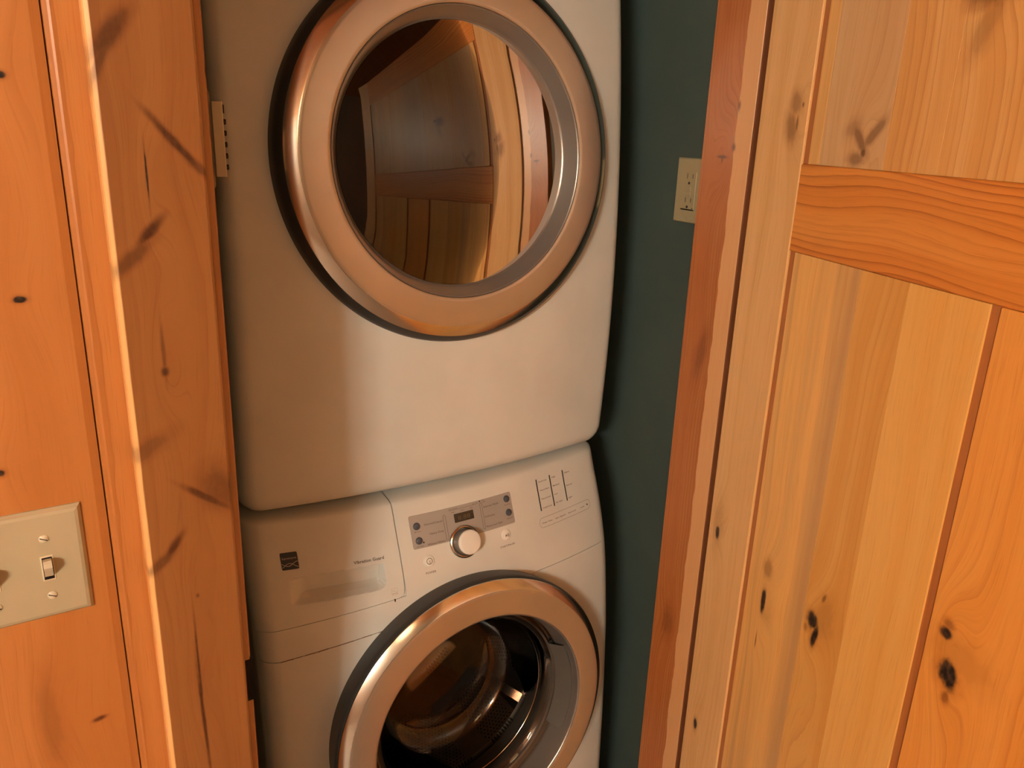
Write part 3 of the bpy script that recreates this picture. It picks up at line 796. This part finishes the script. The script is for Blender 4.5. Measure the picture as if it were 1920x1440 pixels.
# drawer prints
lab('Vibration Guard', 407.7, 881.2, 6.4, width=49, bold=.15)
bd = plate_on('badge', roundrect(301.5, 326.5, 888.5, 912.8, 2.), SWn, M['black'], wm, WO, h=.7, cuts=6, label='small black badge with white wave lines')
on('t', 'kenmore', 314, 903.3, 5.0, mat='printl', align='CENTER', width=20.5, par=bd, lift=1.0, bold=.0)
for ph, z0 in ((0, 894.5), (1, 896.5)):
    ribbon('wave_line', [(302 + 24 * i / 14, z0 + (3.0 if ph == 0 else -3.0) * math.sin(i / 14 * 2 * math.pi * .85 - (.9 if ph == 0 else .4))) for i in range(15)], .8, SWn, M['printl'], bd, WO, lift=1.05)
es = ribbon('printed_mark', roundrect(460.4, 470.4, 823.6, 834.2, .6, 2), .45, SWn, M['printl'], wm, WO, closed=True)
ribbon('printed_mark', [(461.5 + i, 829.5 + 1.6 * math.sin(i * .7)) for i in range(9)], .8, SWn, M['printl'], wm, WO)
ribbon('printed_mark', [(461, 826), (470, 826)], 1.6, SWn, M['printl'], wm, WO)
plate_on('drawer_catch', [(463.2, 813.4), (464.8, 812.6), (465.6, 817), (463.4, 818)], SWn, M['black'], wm, WO, h=.5, cuts=2)
# dirty worn stretch of the fascia seam
random.seed(3)
for (xa, xb) in ((281, 300), (301, 312), (317, 333), (336, 352), (352, 371), (371, 392), (393, 402), (405, 421), (431, 437)):
    ribbon('seam_dirt', [(xa + (xb - xa) * i / 6, ZB(xa + (xb - xa) * i / 6) + random.uniform(-.25, .25)) for i in range(7)], random.uniform(.8, 1.7), SWn, M['seamink'], wm, WO, lift=.15)
ribbon('scuff', [(912, 940), (916, 944), (917.5, 950)], .5, SWn, M['printl'], wm, WO)

# ------------------------------------------------------------------ dryer
DO = (595, 1300, 977)
dm = empty('clothes_dryer', DO, label='white clothes dryer with a round smoked glass door, stacked on top', cat='dryer')
CD = (595., 1084., 1503.)
hole_d = lambda x, z: (x - CD[0]) ** 2 + (z - CD[2]) ** 2 < 266 ** 2
patch('front_panel', grid_lines(252, 938, 5.), lambda x: DB + .3, lambda x: DT, 190, SD, M['enamel'], dm, DO, outline=(DB, DT, 36), hole=hole_d, label='curved white enamel front')
cabinet('cabinet', DB, DT, 36, lambda x, z: SD(x, z) + 2., 1760, dm, DO, inset=.4)
machine_door(CD, 1.0, dm, DO, 'dryer')
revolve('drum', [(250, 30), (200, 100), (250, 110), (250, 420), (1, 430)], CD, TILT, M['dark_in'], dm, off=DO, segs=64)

# ------------------------------------------------------------------ light switch
SO = (-23.5, WY, 1128)
sw = empty('light_switch', SO, label='ivory double toggle light switch plate on the pine wall', cat='light switch')
def bev_plate(name, x0, x1, z0, z1, yb, h, b, mat, parent, off, axis='y', **k):
    # front plate with sloping bevelled border; yb = wall face, protrudes towards -y
    v = [(x0, yb, z0), (x1, yb, z0), (x1, yb, z1), (x0, yb, z1),
         (x0, yb - 1.6, z0), (x1, yb - 1.6, z0), (x1, yb - 1.6, z1), (x0, yb - 1.6, z1),
         (x0 + b * .5, yb - h * .82, z0 + b * .5), (x1 - b * .5, yb - h * .82, z0 + b * .5), (x1 - b * .5, yb - h * .82, z1 - b * .5), (x0 + b * .5, yb - h * .82, z1 - b * .5),
         (x0 + b, yb - h, z0 + b), (x1 - b, yb - h, z0 + b), (x1 - b, yb - h, z1 - b), (x0 + b, yb - h, z1 - b)]
    if axis == 'x': v = [(p[1], p[0], p[2]) for p in v]
    f = [(12, 13, 14, 15), (3, 2, 1, 0)]
    for l in range(3):
        for i in range(4): f.append((l * 4 + i, l * 4 + (i + 1) % 4, l * 4 + 4 + (i + 1) % 4, l * 4 + 4 + i))
    return fix_normals(mesh(name, v, f, mat, parent, off=off, **k))
bev_plate('plate', -81, 34, 1070.5, 1186.5, WY, 6.2, 6, M['ivory'], sw, SO)
YF = WY - 6.2
for tx_ in (-.5, -46.5):
    box('toggle_frame', tx_ - 5.6, tx_ + 5.6, YF - .7, YF + 3, 1112.5, 1139.5, M['ivory_b'], sw, b=.4, off=SO, label='bright ivory toggle collar')
    box('toggle_slot', tx_ - 4.3, tx_ + 4.3, YF - .9, YF + 2, 1114.2, 1137.8, M['bronze'], sw, b=0, off=SO, label='dark slot')
    # lever, flipped up
    pr = [(YF + 1, 1136), (YF - 9.5, 1138), (YF - 12.2, 1136.5), (YF - 12.8, 1132), (YF - 10.5, 1128.5), (YF - 1.2, 1117.5), (YF + 1, 1117.5)]
    prism('toggle', pr, 'x', tx_ - 3.7, tx_ + 3.7, M['ivory_b'], sw, off=SO)
    for sz in (1157.5, 1096):
        s_ = turned('screw', [(4.2, -.1), (4.2, .5), (3.2, 1.4), (.2, 1.8)], 0, 0, None, M['ivory_b'], sw, SO, segs=24, frame=(Vector((tx_, YF, sz)), Vector((0, -1, 0)), Vector((1, 0, 0)), Vector((0, 0, 1))), label='ivory slotted screw')
        a = math.radians(-28)
        v = []
        for (p, q) in ((-3.6, -.4), (3.6, -.4), (3.6, .4), (-3.6, .4)):
            v.append((tx_ + p * math.cos(a) - q * math.sin(a), YF - 1.9, sz + p * math.sin(a) + q * math.cos(a)))
        v += [(p[0], p[1] + 1.2, p[2]) for p in v]
        mesh('screw_slot', v, [(0, 1, 2, 3), (0, 1, 5, 4), (1, 2, 6, 5), (2, 3, 7, 6), (3, 0, 4, 7)], M['bronze'], s_, off=SO)

# ------------------------------------------------------------------ outlet on the teal wall
OO = (1098, 1104, 1448)
ol = empty('wall_outlet', OO, label='beige wall outlet on the teal wall beside the dryer', cat='outlet')
bev_plate('plate', 1069.5, 1139.5, 1389.5, 1506, 1098, 4.5, 2.5, M['almond'], ol, OO, axis='x')
XF = 1098 - 4.5
box('receptacle', XF - .9, XF + 3, 1087.5, 1120.5, 1414.5, 1481.5, M['almond'], ol, b=.5, off=OO)
box('shadow_gap', XF - .3, XF + 2, 1087.5, 1121.4, 1412.4, 1414.4, M['bronze'], ol, b=0, off=OO, label='dark gap under the receptacle')
for dz in (1461., 1418.):
    box('slot', XF - 1.1, XF, 1109.3, 1110.4, dz + 8.2, dz + 17.5, M['black'], ol, b=0, off=OO)
    box('slot', XF - 1.1, XF, 1095.3, 1096.5, dz + 8.8, dz + 16.5, M['black'], ol, b=0, off=OO)
    turned('ground_hole', [(2.4, 0), (2.4, .3), (.2, .3)], 0, 0, None, M['black'], ol, OO, segs=16, frame=(Vector((XF - .9, 1104.3, dz + .5)), Vector((-1, 0, 0)), Vector((0, -1, 0)), Vector((0, 0, 1))))
for z0, z1 in ((1439, 1446), (1447.5, 1455)):
    box('test_button', XF - 2.2, XF, 1098, 1110.5, z0, z1, M['almond'], ol, b=.5, off=OO)
for z_ in (1497.5, 1397):
    turned('screw', [(3.0, 0), (2.6, .8), (.2, 1.1)], 0, 0, None, M['almond'], ol, OO, segs=16, frame=(Vector((XF, 1104, z_)), Vector((-1, 0, 0)), Vector((0, -1, 0)), Vector((0, 0, 1))))
turned('indicator_lamp', [(1.2, 0), (1.0, .5), (.2, .6)], 0, 0, None, M['black'], ol, OO, segs=12, frame=(Vector((XF - .9, 1091, 1416.5)), Vector((-1, 0, 0)), Vector((0, -1, 0)), Vector((0, 0, 1))))

# ------------------------------------------------------------------ small ivory box left of the dryer
BO = (205, 990, 1472)
vb = empty('wall_box', BO, label='small ivory wall box with a row of black dots beside the dryer', cat='wall box')
pts = roundrect(0, 60, 1470, 1576, 8, 4)
prism('back_plate', [(965 + p[0], p[1]) for p in pts], 'x', 205, 219, M['almond'], vb, off=BO, label='darker beige back plate')
prism('cover', [(219, 958), (228.5, 955), (230, 957), (230, 1022), (219, 1022)], 'z', 1484, 1564, M['ivory_b'], vb, off=BO)
for i in range(5):
    turned('vent_dot', [(3.0, -4), (3.0, 3.2), (.2, 3.6)], 0, 0, None, M['black'], vb, BO, segs=16, frame=(Vector((230, 962, 1543 - 12.2 * i)), Vector((1, 0, 0)), Vector((0, 1, 0)), Vector((0, 0, 1))))
prism('slide_switch', [(229.5, 960), (232.3, 960), (232.3, 966), (229.5, 966)], 'z', 1552, 1561, M['black'], vb, off=BO)
